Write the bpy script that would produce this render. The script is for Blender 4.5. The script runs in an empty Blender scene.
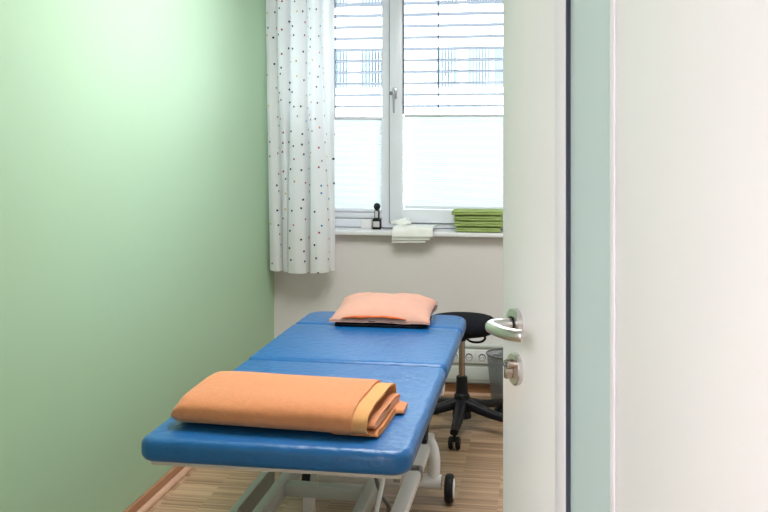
import bpy, bmesh, math, random
from mathutils import Vector, Matrix, noise
random.seed(7)
C = bpy.context.scene
COL = C.collection
PI = math.pi

# ------------------------------------------------------------------ camera, world, lights, exposure
cam_d = bpy.data.cameras.new('camera')
cam_d.sensor_width = 36.0
cam_d.lens = 940.0 / 768.0 * 36.0
cam_d.shift_y = -116.0 / 768.0
cam_d.clip_start = 0.02
cam_d.clip_end = 300
cam = bpy.data.objects.new('camera', cam_d); COL.objects.link(cam)
cam.location = (0, 0, 1.4)
cam.rotation_euler = (PI / 2, 0, math.radians(9.42))
C.camera = cam

W = bpy.data.worlds.new('sky'); C.world = W; W.use_nodes = True
bg = W.node_tree.nodes['Background']
bg.inputs['Color'].default_value = (0.86, 0.94, 1.0, 1)
bg.inputs['Strength'].default_value = 13.0

def area(name, loc, rot, sx, sy, power, color=(1, 1, 1)):
    l = bpy.data.lights.new(name, 'AREA'); l.shape = 'RECTANGLE'; l.size = sx; l.size_y = sy
    l.energy = power; l.color = color
    o = bpy.data.objects.new(name, l); COL.objects.link(o); o.location = loc; o.rotation_euler = rot
    return o
# the ceiling luminaires: room (two) and corridor
LAMPS = [((-0.40, 3.2, 2.68), 45, (1.0, 0.97, 0.965)), ((-1.25, -1.95, 2.68), 104, (0.965, 0.96, 1.0))]
for i, (p, e, lc) in enumerate(LAMPS):
    area('ceiling_light', (p[0], p[1], p[2] - 0.075), (0, 0, 0), 1.15, 1.15, e, lc)

C.view_settings.view_transform = 'Standard'
C.view_settings.look = 'None'
C.view_settings.gamma = 1.0
C.view_settings.use_curve_mapping = False
C.view_settings.exposure = 0.0

# ------------------------------------------------------------------ materials
def nt(name):
    m = bpy.data.materials.new(name); m.use_nodes = True
    return m, m.node_tree, m.node_tree.nodes['Principled BSDF']

def mat(name, col, rough=0.5, metal=0.0, bump=0.0, bscale=200.0, var=0.0, vscale=8.0, coat=0.0, spec=0.5, sheen=0.0, stretch=None, bdist=0.002):
    m, t, p = nt(name)
    p.inputs['Base Color'].default_value = (*col, 1)
    p.inputs['Roughness'].default_value = rough
    p.inputs['Metallic'].default_value = metal
    p.inputs['Specular IOR Level'].default_value = spec
    p.inputs['Coat Weight'].default_value = coat
    p.inputs['Sheen Weight'].default_value = sheen
    tc = t.nodes.new('ShaderNodeTexCoord'); mp = t.nodes.new('ShaderNodeMapping')
    t.links.new(tc.outputs['Object'], mp.inputs['Vector'])
    if stretch: mp.inputs['Scale'].default_value = stretch
    if var > 0:
        n = t.nodes.new('ShaderNodeTexNoise'); n.inputs['Scale'].default_value = vscale; n.inputs['Detail'].default_value = 5
        t.links.new(mp.outputs[0], n.inputs['Vector'])
        mx = t.nodes.new('ShaderNodeMix'); mx.data_type = 'RGBA'
        mx.inputs['A'].default_value = (*[c * (1 - var) for c in col], 1)
        mx.inputs['B'].default_value = (*[min(1, c * (1 + var)) for c in col], 1)
        t.links.new(n.outputs['Fac'], mx.inputs['Factor']); t.links.new(mx.outputs['Result'], p.inputs['Base Color'])
    if bump > 0:
        n2 = t.nodes.new('ShaderNodeTexNoise'); n2.inputs['Scale'].default_value = bscale; n2.inputs['Detail'].default_value = 4
        t.links.new(mp.outputs[0], n2.inputs['Vector'])
        b = t.nodes.new('ShaderNodeBump'); b.inputs['Strength'].default_value = bump; b.inputs['Distance'].default_value = bdist
        t.links.new(n2.outputs['Fac'], b.inputs['Height']); t.links.new(b.outputs['Normal'], p.inputs['Normal'])
    return m

M = {}
M['green_wall'] = mat('green_wall_paint', (0.405, 0.60, 0.395), 0.5, bump=0.35, bscale=260, var=0.02, vscale=2.5, spec=0.35)
M['grey_wall'] = mat('grey_wall_paint', (0.72, 0.68, 0.675), 0.7, bump=0.3, bscale=260, var=0.02)
M['white_wall'] = mat('white_wall_paint', (0.82, 0.82, 0.80), 0.75)
M['ceiling'] = mat('ceiling_paint', (0.88, 0.88, 0.87), 0.8)
M['door_paint'] = mat('door_paint', (0.82, 0.80, 0.82), 0.32, spec=0.4)
M['door_trim'] = mat('door_trim_paint', (0.80, 0.77, 0.83), 0.35)
M['frame_white'] = mat('window_frame_plastic', (0.82, 0.86, 0.92), 0.3)
M['sill'] = mat('window_sill_stone', (0.80, 0.80, 0.82), 0.3)
M['seal'] = mat('rubber_seal', (0.035, 0.045, 0.07), 0.5)
M['steel'] = mat('brushed_steel', (0.66, 0.64, 0.63), 0.3, metal=1.0)
M['chrome'] = mat('chrome', (0.40, 0.35, 0.31), 0.18, metal=1.0)
M['handle_grey'] = mat('grey_window_handle', (0.42, 0.44, 0.48), 0.3, metal=0.6)
M['dark_steel'] = mat('dark_steel', (0.25, 0.25, 0.26), 0.35, metal=0.9)
M['vinyl'] = mat('blue_vinyl', (0.003, 0.122, 0.365), 0.33, bump=1.0, bscale=32, var=0.10, vscale=30, spec=0.6, bdist=0.004)
M['bed_paint'] = mat('grey_painted_steel', (0.50, 0.52, 0.50), 0.35)
M['bed_white'] = mat('white_painted_steel', (0.88, 0.88, 0.90), 0.3)
M['board'] = mat('pad_board', (0.62, 0.58, 0.54), 0.6)
M['black'] = mat('black_plastic', (0.008, 0.009, 0.012), 0.45, spec=0.25)
M['black_fabric'] = mat('black_fabric', (0.004, 0.005, 0.009), 0.9, spec=0.2, bump=0.3, bscale=500)
M['blanket'] = mat('orange_fleece', (0.70, 0.275, 0.12), 0.95, bump=0.6, bscale=220, var=0.12, vscale=60, spec=0.15, sheen=0.25)
M['hem'] = mat('yellow_stitched_hem', (0.80, 0.41, 0.17), 0.9, bump=0.8, bscale=350, var=0.12, vscale=150, spec=0.15)
M['blanket_in'] = mat('orange_fleece_inside', (0.68, 0.28, 0.12), 0.95, bump=0.5, bscale=220, var=0.1, vscale=60, spec=0.1)
M['pillow'] = mat('salmon_cotton', (0.66, 0.37, 0.29), 0.9, bump=0.4, bscale=120, var=0.05, vscale=20, spec=0.15, sheen=0.1)
M['pillow_in'] = mat('red_orange_cotton', (0.72, 0.15, 0.04), 0.9)
M['towel'] = mat('green_terry', (0.36, 0.46, 0.17), 0.95, bump=1.0, bscale=300, var=0.12, vscale=80, spec=0.1, bdist=0.003)
M['white_cloth'] = mat('white_cotton', (0.82, 0.83, 0.80), 0.9, bump=0.3, bscale=150, spec=0.1)
M['oak'] = mat('oak_skirting', (0.40, 0.195, 0.10), 0.45, var=0.18, vscale=12, stretch=(1, 1, 9))
M['oak_light'] = mat('oak_quarter_round', (0.60, 0.37, 0.25), 0.45, var=0.12, vscale=14)
M['trunking'] = mat('trunking_plastic', (0.60, 0.63, 0.60), 0.4)
M['socket'] = mat('socket_plastic', (0.80, 0.81, 0.81), 0.3)
M['socket_shade'] = mat('socket_recess_shade', (0.16, 0.16, 0.17), 0.4)  # shade of the socket recess put into the colour
M['facade'] = mat('facade_render', (0.90, 0.91, 0.92), 0.9)
M['facade_glass'] = mat('facade_window_glass', (0.075, 0.115, 0.13), 0.15)
M['facade_blue'] = mat('facade_blue_panel', (0.075, 0.10, 0.16), 0.5)
M['bars'] = mat('facade_bars', (0.20, 0.235, 0.27), 0.5)
M['pavement'] = mat('pale_pavement', (0.55, 0.55, 0.54), 0.9, var=0.1, vscale=2)
M['slat'] = mat('aluminium_slat', (0.085, 0.095, 0.14), 0.5, metal=0.0)
M['bark'] = mat('pale_bark', (0.45, 0.45, 0.45), 0.9)
M['silver'] = mat('satin_silver_plastic', (0.62, 0.61, 0.62), 0.3, metal=0.3)

def emis(name, col, st):
    m, t, p = nt(name)
    p.inputs['Base Color'].default_value = (0.8, 0.8, 0.8, 1); p.inputs['Emission Color'].default_value = (*col, 1); p.inputs['Emission Strength'].default_value = st
    return m
M['lamp_glow'] = emis('lamp_diffuser', (1.0, 0.98, 0.97), 2.0)
# parquet: narrow lamellae
def parquet():
    m, t, p = nt('lamella_parquet')
    tc = t.nodes.new('ShaderNodeTexCoord')
    def brick(w, h, off, sq, c1, c2, sc=1.0):
        b = t.nodes.new('ShaderNodeTexBrick')
        b.inputs['Scale'].default_value = sc; b.inputs['Brick Width'].default_value = w; b.inputs['Row Height'].default_value = h
        b.inputs['Mortar Size'].default_value = 0.0; b.offset = off; b.offset_frequency = sq
        b.inputs['Color1'].default_value = c1; b.inputs['Color2'].default_value = c2
        b.inputs['Bias'].default_value = 0.0
        t.links.new(tc.outputs['Object'], b.inputs['Vector']); return b
    b1 = brick(0.16, 0.0125, 0.0, 2, (0.20, 0.105, 0.055, 1), (0.68, 0.465, 0.29, 1))
    b2 = brick(0.32, 0.038, 0.5, 2, (0.29, 0.175, 0.095, 1), (0.57, 0.385, 0.235, 1))
    mx = t.nodes.new('ShaderNodeMix'); mx.data_type = 'RGBA'; mx.inputs['Factor'].default_value = 0.5
    t.links.new(b1.outputs['Color'], mx.inputs['A']); t.links.new(b2.outputs['Color'], mx.inputs['B'])
    mp = t.nodes.new('ShaderNodeMapping'); mp.inputs['Scale'].default_value = (3, 60, 1)
    n = t.nodes.new('ShaderNodeTexNoise'); n.inputs['Scale'].default_value = 4; n.inputs['Detail'].default_value = 6
    t.links.new(tc.outputs['Object'], mp.inputs['Vector']); t.links.new(mp.outputs[0], n.inputs['Vector'])
    mr = t.nodes.new('ShaderNodeMapRange'); mr.inputs['To Min'].default_value = 0.62; mr.inputs['To Max'].default_value = 1.25
    t.links.new(n.outputs['Fac'], mr.inputs['Value'])
    mm = t.nodes.new('ShaderNodeVectorMath'); mm.operation = 'SCALE'
    t.links.new(mx.outputs['Result'], mm.inputs[0]); t.links.new(mr.outputs['Result'], mm.inputs['Scale'])
    t.links.new(mm.outputs['Vector'], p.inputs['Base Color'])
    p.inputs['Roughness'].default_value = 0.38
    return m
M['floor'] = parquet()

def glass(name, tint, refl=0.08):
    m = bpy.data.materials.new(name); m.use_nodes = True; t = m.node_tree; t.nodes.clear()
    o = t.nodes.new('ShaderNodeOutputMaterial'); mx = t.nodes.new('ShaderNodeMixShader')
    tr = t.nodes.new('ShaderNodeBsdfTransparent'); tr.inputs['Color'].default_value = (*tint, 1)
    g = t.nodes.new('ShaderNodeBsdfGlossy'); g.inputs['Roughness'].default_value = 0.02
    f = t.nodes.new('ShaderNodeFresnel'); f.inputs['IOR'].default_value = 1.35
    t.links.new(f.outputs[0], mx.inputs['Fac']); t.links.new(tr.outputs[0], mx.inputs[1]); t.links.new(g.outputs[0], mx.inputs[2])
    t.links.new(mx.outputs[0], o.inputs['Surface']); return m
M['glass'] = glass('clear_glass', (0.95, 0.98, 0.98))

def translucent(name, col, fac, transp=0.0, dots=False):
    m = bpy.data.materials.new(name); m.use_nodes = True; t = m.node_tree; t.nodes.clear()
    o = t.nodes.new('ShaderNodeOutputMaterial'); mx = t.nodes.new('ShaderNodeMixShader'); mx.inputs['Fac'].default_value = fac
    d = t.nodes.new('ShaderNodeBsdfDiffuse'); tl = t.nodes.new('ShaderNodeBsdfTranslucent')
    d.inputs['Color'].default_value = (*col, 1); tl.inputs['Color'].default_value = (*col, 1)
    t.links.new(d.outputs[0], mx.inputs[1]); t.links.new(tl.outputs[0], mx.inputs[2])
    last = mx
    if dots:
        uv = t.nodes.new('ShaderNodeUVMap')
        v = t.nodes.new('ShaderNodeTexVoronoi'); v.voronoi_dimensions = '2D'; v.inputs['Scale'].default_value = 14.0
        v.inputs['Randomness'].default_value = 0.72
        t.links.new(uv.outputs[0], v.inputs['Vector'])
        lt = t.nodes.new('ShaderNodeMath'); lt.operation = 'LESS_THAN'; lt.inputs[1].default_value = 0.078
        t.links.new(v.outputs['Distance'], lt.inputs[0])
        sp = t.nodes.new('ShaderNodeSeparateColor'); t.links.new(v.outputs['Color'], sp.inputs[0])
        r = t.nodes.new('ShaderNodeValToRGB'); r.color_ramp.interpolation = 'CONSTANT'
        cols = [(0.0, (0.012, 0.015, 0.035)), (0.36, (0.03, 0.04, 0.12)), (0.52, (0.42, 0.025, 0.04)), (0.66, (0.75, 0.27, 0.12)),
                (0.76, (0.85, 0.62, 0.16)), (0.85, (0.02, 0.25, 0.45)), (0.92, (0.45, 0.35, 0.42))]
        e = r.color_ramp.elements
        e[0].position = 0; e[0].color = (*cols[0][1], 1); e[1].position = cols[1][0]; e[1].color = (*cols[1][1], 1)
        for pz, cc in cols[2:]:
            q = e.new(pz); q.color = (*cc, 1)
        t.links.new(sp.outputs[0], r.inputs[0])
        m2 = t.nodes.new('ShaderNodeMix'); m2.data_type = 'RGBA'; m2.inputs['A'].default_value = (*col, 1)
        t.links.new(lt.outputs[0], m2.inputs['Factor']); t.links.new(r.outputs['Color'], m2.inputs['B'])
        t.links.new(m2.outputs['Result'], d.inputs['Color']); t.links.new(m2.outputs['Result'], tl.inputs['Color'])
    if transp > 0:
        tp = t.nodes.new('ShaderNodeBsdfTransparent'); m3 = t.nodes.new('ShaderNodeMixShader'); m3.inputs['Fac'].default_value = transp
        t.links.new(last.outputs[0], m3.inputs[1]); t.links.new(tp.outputs[0], m3.inputs[2]); last = m3
    t.links.new(last.outputs[0], o.inputs['Surface'])
    return m
M['curtain'] = translucent('dotted_curtain_cloth', (0.93, 0.94, 0.95), 0.42, dots=True)
M['shade'] = translucent('pleated_shade_cloth', (0.87, 0.95, 0.97), 0.27)

def frosted():
    m, t, p = nt('frosted_door_glass')
    p.inputs['Base Color'].default_value = (0.72, 0.82, 0.85, 1); p.inputs['Roughness'].default_value = 0.6
    p.inputs['Coat Weight'].default_value = 1.0; p.inputs['Coat Roughness'].default_value = 0.04; p.inputs['Coat IOR'].default_value = 1.5
    tl = t.nodes.new('ShaderNodeBsdfTranslucent'); tl.inputs['Color'].default_value = (0.68, 0.84, 0.84, 1)
    mx = t.nodes.new('ShaderNodeMixShader'); mx.inputs['Fac'].default_value = 0.3
    o = t.nodes['Material Output']
    t.links.new(p.outputs[0], mx.inputs[1]); t.links.new(tl.outputs[0], mx.inputs[2]); t.links.new(mx.outputs[0], o.inputs['Surface'])
    return m
M['frosted'] = frosted()

def wire_mesh():
    m, t, p = nt('grey_wire_mesh')
    p.inputs['Base Color'].default_value = (0.24, 0.265, 0.30, 1); p.inputs['Roughness'].default_value = 0.4; p.inputs['Metallic'].default_value = 0.4
    uv = t.nodes.new('ShaderNodeUVMap')
    b = t.nodes.new('ShaderNodeTexBrick'); b.offset = 0.5
    b.inputs['Scale'].default_value = 1; b.inputs['Brick Width'].default_value = 0.006; b.inputs['Row Height'].default_value = 0.003
    b.inputs['Mortar Size'].default_value = 0.0007; b.inputs['Mortar Smooth'].default_value = 0
    t.links.new(uv.outputs[0], b.inputs['Vector'])
    tp = t.nodes.new('ShaderNodeBsdfTransparent'); mx = t.nodes.new('ShaderNodeMixShader')
    o = t.nodes['Material Output']
    t.links.new(b.outputs['Fac'], mx.inputs['Fac']); t.links.new(tp.outputs[0], mx.inputs[1]); t.links.new(p.outputs[0], mx.inputs[2])
    t.links.new(mx.outputs[0], o.inputs['Surface'])
    return m
M['wire'] = wire_mesh()

# ------------------------------------------------------------------ helpers
class MB:
    """collects shapes in world coordinates; build() links them as one mesh"""
    def __init__(s): s.bm = bmesh.new()
    def box(s, x0, x1, y0, y1, z0, z1, bev=0.0, seg=2):
        b = bmesh.new(); bmesh.ops.create_cube(b, size=1)
        for v in b.verts:
            v.co = Vector(((x0 + x1) / 2 + v.co.x * (x1 - x0), (y0 + y1) / 2 + v.co.y * (y1 - y0), (z0 + z1) / 2 + v.co.z * (z1 - z0)))
        if bev > 0: bmesh.ops.bevel(b, geom=b.edges[:], offset=bev, segments=seg, profile=0.5, affect='EDGES')
        s.join(b); return s
    def join(s, b, mtx=None):
        if mtx is not None: bmesh.ops.transform(b, matrix=mtx, verts=b.verts)
        me = bpy.data.meshes.new('tmp'); b.to_mesh(me); b.free(); s.bm.from_mesh(me); bpy.data.meshes.remove(me)
    def bar(s, p, q, w, h, bev=0.0, up=(0, 0, 1)):
        """rectangular bar from p to q, w across, h along up"""
        p = Vector(p); q = Vector(q); d = (q - p); L = d.length; d.normalize()
        up = Vector(up); sx = d.cross(up).normalized(); uz = sx.cross(d).normalized()
        b = bmesh.new(); bmesh.ops.create_cube(b, size=1)
        for v in b.verts:
            v.co = Vector((v.co.x * w, v.co.y * L, v.co.z * h))
        if bev > 0: bmesh.ops.bevel(b, geom=b.edges[:], offset=bev, segments=2, profile=0.5, affect='EDGES')
        m = Matrix((sx, d, uz)).transposed().to_4x4(); m.translation = (p + q) / 2
        s.join(b, m); return s
    def tube(s, pts, r, n=16, cap=True, rr=None):
        pts = [Vector(p) for p in pts]; rings = []
        prev = None
        for i, p in enumerate(pts):
            if i == 0: d = pts[1] - p
            elif i == len(pts) - 1: d = p - pts[i - 1]
            else: d = (pts[i + 1] - pts[i - 1])
            d.normalize()
            if prev is None:
                a = Vector((0, 0, 1)) if abs(d.z) < 0.9 else Vector((1, 0, 0))
                u = d.cross(a).normalized()
            else:
                u = (prev - d * prev.dot(d)).normalized()
            prev = u; w = d.cross(u)
            q = rr[i] if rr else r
            rings.append([s.bm.verts.new(p + (u * math.cos(2 * PI * k / n) + w * math.sin(2 * PI * k / n)) * q) for k in range(n)])
        for a, b in zip(rings, rings[1:]):
            for k in range(n):
                s.bm.faces.new((a[k], a[(k + 1) % n], b[(k + 1) % n], b[k]))
        if cap:
            s.bm.faces.new(rings[0][::-1]); s.bm.faces.new(rings[-1])
        return s
    def lathe(s, prof, center, axis='Z', n=40, sxy=(1, 1)):
        """prof: list of (r, h); axis Z/X/Y"""
        c = Vector(center); rings = []
        for r, h in prof:
            ring = []
            for k in range(n):
                a = 2 * PI * k / n; ca, sa = math.cos(a) * r * sxy[0], math.sin(a) * r * sxy[1]
                if axis == 'Z': q = Vector((ca, sa, h))
                elif axis == 'X': q = Vector((h, ca, sa))
                else: q = Vector((ca, h, sa))
                ring.append(s.bm.verts.new(c + q))
            rings.append(ring)
        for a, b in zip(rings, rings[1:]):
            for k in range(n): s.bm.faces.new((a[k], a[(k + 1) % n], b[(k + 1) % n], b[k]))
        s.bm.faces.new(rings[0][::-1]); s.bm.faces.new(rings[-1])
        return s
    def slab(s, outline, z0, z1, r, seg=5, crown=0.0):
        """rounded slab: outline = ccw 2-D points; edges rounded by r top and bottom"""
        pts = [Vector(p) for p in outline]; n = len(pts)
        nrm = []
        for i in range(n):
            d = (pts[(i + 1) % n] - pts[i - 1]).normalized(); nrm.append(Vector((-d.y, d.x)))
        prof = []
        for k in range(seg + 1):
            a = PI / 2 * k / seg; prof.append((r * (1 - math.sin(a)), z0 + r * (1 - math.cos(a))))
        for k in range(seg + 1):
            a = PI / 2 * k / seg; prof.append((r * (1 - math.cos(a)), z1 - r + r * math.sin(a)))
        rings = []
        for ins, z in prof:
            rings.append([s.bm.verts.new((pts[i].x + nrm[i].x * ins, pts[i].y + nrm[i].y * ins, z)) for i in range(n)])
        for a, b in zip(rings, rings[1:]):
            for k in range(n): s.bm.faces.new((a[k], a[(k + 1) % n], b[(k + 1) % n], b[k]))
        s.bm.faces.new(rings[0][::-1]); s.bm.faces.new(rings[-1])
        return s
    def build(s, name, m, parent=None, smooth=True, local=False, angle=35, fix=True):
        if fix: bmesh.ops.recalc_face_normals(s.bm, faces=s.bm.faces[:])
        if parent is not None and not local:
            bmesh.ops.translate(s.bm, vec=-world_loc(parent), verts=s.bm.verts)
        if smooth:
            for f in s.bm.faces: f.smooth = True
            for e in s.bm.edges:
                if len(e.link_faces) == 2 and e.calc_face_angle(0) > math.radians(angle): e.smooth = False
        me = bpy.data.meshes.new(name); s.bm.to_mesh(me); s.bm.free()
        me.materials.append(m)
        o = bpy.data.objects.new(name, me); COL.objects.link(o)
        if parent is not None: o.parent = parent
        return o

def world_loc(o):
    v = Vector((0, 0, 0))
    while o is not None:
        v += o.location; o = o.parent
    return v

def tag(o, label=None, cat=None, group=None, kind=None):
    if label: o['label'] = label
    if cat: o['category'] = cat
    if group: o['group'] = group
    if kind: o['kind'] = kind
    return o

def thing(name, loc, label, cat, group=None, rz=0, kind=None):
    o = bpy.data.objects.new(name, None); COL.objects.link(o)
    o.location = loc; o.rotation_euler = (0, 0, rz); o.empty_display_size = 0.1
    return tag(o, label, cat, group, kind)

def struct(name, mb, m, label, cat, **k):
    o = mb.build(name, m, **k); return tag(o, label, cat, kind='structure')

def rrect(x0, x1, y0, y1, radii, seg=8):
    """ccw rounded rectangle; radii for corners (x0y0, x1y0, x1y1, x0y1)"""
    out = []
    cs = [(x0, y0, 1, 1, PI), (x1, y0, -1, 1, 1.5 * PI), (x1, y1, -1, -1, 0), (x0, y1, 1, -1, 0.5 * PI)]
    for (cx, cy, sx, sy, a0), r in zip(cs, radii):
        for k in range(seg + 1):
            a = a0 + PI / 2 * k / seg
            out.append((cx + sx * r + r * math.cos(a), cy + sy * r + r * math.sin(a)))
    return out

def catmull(P, n):
    out = []
    for i in range(len(P) - 1):
        p0 = P[max(i - 1, 0)]; p1 = P[i]; p2 = P[i + 1]; p3 = P[min(i + 2, len(P) - 1)]
        for k in range(n):
            t = k / n
            out.append(tuple(0.5 * ((2 * b) + (-a + c) * t + (2 * a - 5 * b + 4 * c - d) * t * t + (-a + 3 * b - 3 * c + d) * t ** 3)
                             for a, b, c, d in zip(p0, p1, p2, p3)))
    out.append(tuple(P[-1])); return out

# ------------------------------------------------------------------ room shell
XL, XR, YF, YB, ZC = -1.49, 1.15, 0.80, 5.168, 2.70
WX0, WX1, WZ0, WZ1 = -1.36, 0.36, 0.873, 2.42      # window opening
struct('floor', MB().box(-1.9, 1.6, -2.6, YB + 0.02, -0.10, 0.0), M['floor'], 'narrow strip wood parquet floor', 'floor', smooth=False)
struct('ceiling', MB().box(-1.9, 1.6, -2.6, YB + 0.35, ZC, ZC + 0.1), M['ceiling'], 'white ceiling', 'ceiling', smooth=False)
struct('wall_left', MB().box(XL - 0.12, XL, YF - 0.12, YB + 0.36, 0, ZC), M['green_wall'], 'mint green painted wall along the treatment table', 'wall', smooth=False)
struct('wall_right', MB().box(XR, XR + 0.12, YF - 0.12, YB + 0.36, 0, ZC), M['white_wall'], 'white wall hidden behind the door', 'wall', smooth=False)
wb = MB()
wb.box(XL, XR, YB, YB + 0.33, 0, WZ0)
wb.box(XL, WX0, YB, YB + 0.33, WZ0, ZC); wb.box(WX1, XR, YB, YB + 0.33, WZ0, ZC); wb.box(WX0, WX1, YB, YB + 0.33, WZ1, ZC)
struct('wall_back', wb, M['grey_wall'], 'warm grey wall below the window', 'wall', smooth=False)
wf = MB()
wf.box(XL, -0.60, YF - 0.12, YF, 0, ZC); wf.box(0.33, XR, YF - 0.12, YF, 0, ZC); wf.box(-0.60, 0.33, YF - 0.12, YF, 2.08, ZC)
struct('wall_front', wf, M['white_wall'], 'white wall around the doorway', 'wall', smooth=False)
wc = MB(); wc.box(-1.9, -1.8, -2.6, YF - 0.12, 0, ZC); wc.box(1.5, 1.6, -2.6, YF - 0.12, 0, ZC); wc.box(-1.9, 1.6, -2.7, -2.6, 0, ZC)
struct('wall_corridor', wc, M['white_wall'], 'white corridor walls behind the doorway', 'wall', smooth=False)
tj = MB(); tj.box(-0.60, -0.575, YF - 0.14, YF + 0.012, 0, 2.08); tj.box(0.305, 0.33, YF - 0.14, YF - 0.005, 0, 2.08); tj.box(-0.60, 0.33, YF - 0.14, YF + 0.012, 2.055, 2.08)
struct('trim_1', tj, M['door_trim'], 'white door lining around the doorway', 'door frame', smooth=False)
# skirting boards: oak board plus quarter-round
b = struct('baseboard_left', MB().box(XL, XL + 0.015, YF, YB, 0, 0.055, 0.003), M['oak'], 'oak skirting board below the green wall', 'baseboard')
MB().tube([(XL + 0.016, YF, 0.006), (XL + 0.016, YB - 0.01, 0.006)], 0.017).build('quarter_round', M['oak_light'], b)
b = struct('baseboard_back', MB().box(XL, XR, YB - 0.014, YB, 0, 0.062, 0.003), M['oak'], 'oak skirting board below the grey wall', 'baseboard')
MB().tube([(XL + 0.02, YB - 0.015, 0.005), (XR, YB - 0.015, 0.005)], 0.014).build('quarter_round', M['oak_light'], b)

# window sill
struct('trim_2', MB().box(WX0 - 0.06, WX1 + 0.06, 5.11, 5.36, 0.873, 0.895, 0.004), M['sill'], 'white window sill', 'window sill')

# window: frame, fixed left light, opening sash at right
win = thing('window_1', (0, 5.34, 0.895), 'white framed window with fixed left pane and opening right sash', 'window', kind='structure')
FY0, FY1 = 5.335, 5.41
f = MB()
f.box(WX0, WX0 + 0.06, FY0, FY1, 0.895, WZ1, 0.004); f.box(WX1 - 0.06, WX1, FY0, FY1, 0.895, WZ1, 0.004)
f.box(WX0 + 0.055, WX1 - 0.055, FY0 + 0.0004, FY1 - 0.001, WZ1 - 0.06, WZ1, 0.002); f.box(WX0 + 0.055, WX1 - 0.055, FY0 + 0.0004, FY1 - 0.001, 0.885, 0.945, 0.002)
f.box(-0.898, -0.80, FY0 + 0.0006, FY1 - 0.001, 0.94, WZ1 - 0.055, 0.0)
f.build('window_frame', M['frame_white'], win)
gb = MB()
PX0 = WX0 + 0.06
gb.box(PX0, -0.898, FY0 + 0.012, FY1, 0.945, 0.985, 0.005); gb.box(PX0, PX0 + 0.02, FY0 + 0.012, FY1, 0.985, WZ1 - 0.06, 0.004)
gb.build('glazing_bead', M['frame_white'], win)
SX0, SX1 = -0.851, 0.315
sh = MB(); SY0 = 5.318
sh.box(SX0, -0.775, SY0, 5.39, 0.928, 2.375, 0.005); sh.box(SX1 - 0.076, SX1, SY0, 5.39, 0.928, 2.375, 0.005)
sh.box(SX0 + 0.07, SX1 - 0.07, SY0 + 0.0006, 5.389, 0.928, 1.003, 0.0); sh.box(SX0 + 0.07, SX1 - 0.07, SY0 + 0.0006, 5.389, 2.30, 2.375, 0.0)
sash = sh.build('window_sash', M['frame_white'], win)
se = MB()
se.box(-0.898, -0.892, FY0 + 0.004, FY0 + 0.03, 0.985, 2.36); se.box(-0.775, -0.768, SY0 + 0.006, SY0 + 0.03, 1.55, 2.30)
se.box(SX0 - 0.0025, SX0, SY0 + 0.006, SY0 + 0.02, 0.93, 2.37); se.box(SX0, SX1, SY0 + 0.006, SY0 + 0.02, 0.9245, 0.928)
se.box(WX0 + 0.05, WX1 - 0.05, FY0 - 0.002, FY0 + 0.002, 0.895, 0.8975)
se.box(PX0, -0.898, FY0 + 0.004, FY0 + 0.014, 0.944, 0.9475)
se.build('rubber_seal', M['seal'], win, smooth=False)
MB().box(PX0 + 0.015, -0.896, 5.368, 5.372, 0.98, 2.37).build('glass_pane', M['glass'], win, smooth=False)
MB().box(-0.78, SX1 - 0.07, 5.368, 5.372, 0.995, 2.31).build('glass_pane', M['glass'], win, smooth=False)
hd = MB()
hd.box(-0.832, -0.806, SY0 - 0.010, SY0, 1.635, 1.70, 0.004)
hd.tube([(-0.819, SY0 - 0.008, 1.675), (-0.819, SY0 - 0.040, 1.675)], 0.0075)
hd.tube(catmull([(-0.819, SY0 - 0.040, 1.685), (-0.819, SY0 - 0.046, 1.64), (-0.819, SY0 - 0.046, 1.59), (-0.819, SY0 - 0.040, 1.555)], 5), 0.0055)
hd.build('window_handle', M['handle_grey'], sash)
MB().lathe([(0.009, -0.008), (0.011, -0.004), (0.011, 0)], (-0.842, SY0 - 0.001, 1.668), 'Y', 16).build('handle_lock_button', M['dark_steel'], sash)

# ------------------------------------------------------------------ outdoor: blinds, building, ground, tree
def venetian(x0, x1, label, cords):
    r = thing('venetian_blind', ((x0 + x1) / 2, 5.50, 2.38), label, 'blind', 'outdoor venetian blinds')
    z = 2.2085 + 2 * 0.0676; k = 0
    while z > 0.98:
        s = MB(); n = 6; w = 0.072
        for a, bb in ((0, 0.0), (1, 0.0)): pass
        prof = []
        for i in range(n + 1):
            u = i / n - 0.5
            prof.append((5.50 + u * w, z + 0.006 * (1 - 4 * u * u) - u * w * 0.10))
        top = [[s.bm.verts.new((x, y, zz)) for y, zz in prof] for x in (x0, x1)]
        bot = [[s.bm.verts.new((x, y, zz - 0.0038)) for y, zz in prof] for x in (x0, x1)]
        for i in range(n):
            s.bm.faces.new((top[0][i], top[1][i], top[1][i + 1], top[0][i + 1]))
            s.bm.faces.new((bot[0][i + 1], bot[1][i + 1], bot[1][i], bot[0][i]))
        s.bm.faces.new((top[0][0], bot[0][0], bot[1][0], top[1][0])); s.bm.faces.new((top[0][n], top[1][n], bot[1][n], bot[0][n]))
        s.build('slat', M['slat'], r); z -= 0.0676; k += 1
    MB().box(x0, x1, 5.46, 5.54, 0.955, 0.975, 0.004).build('bottom_rail', M['slat'], r)
    MB().box(x0, x1, 5.455, 5.545, 2.37, 2.42, 0.003).build('head_rail', M['slat'], r)
    for cx in cords:
        MB().box(cx - 0.004, cx + 0.004, 5.459, 5.4615, 0.96, 2.40).build('ladder_tape', M['slat'], r, smooth=False)
    return r
venetian(-1.30, -0.885, 'grey outdoor venetian blind with open slats behind the left pane beside the curtain', (-1.20,))
venetian(-0.80, 0.30, 'wide grey outdoor venetian blind with open slats behind the right sash', (-0.585, 0.08))

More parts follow.
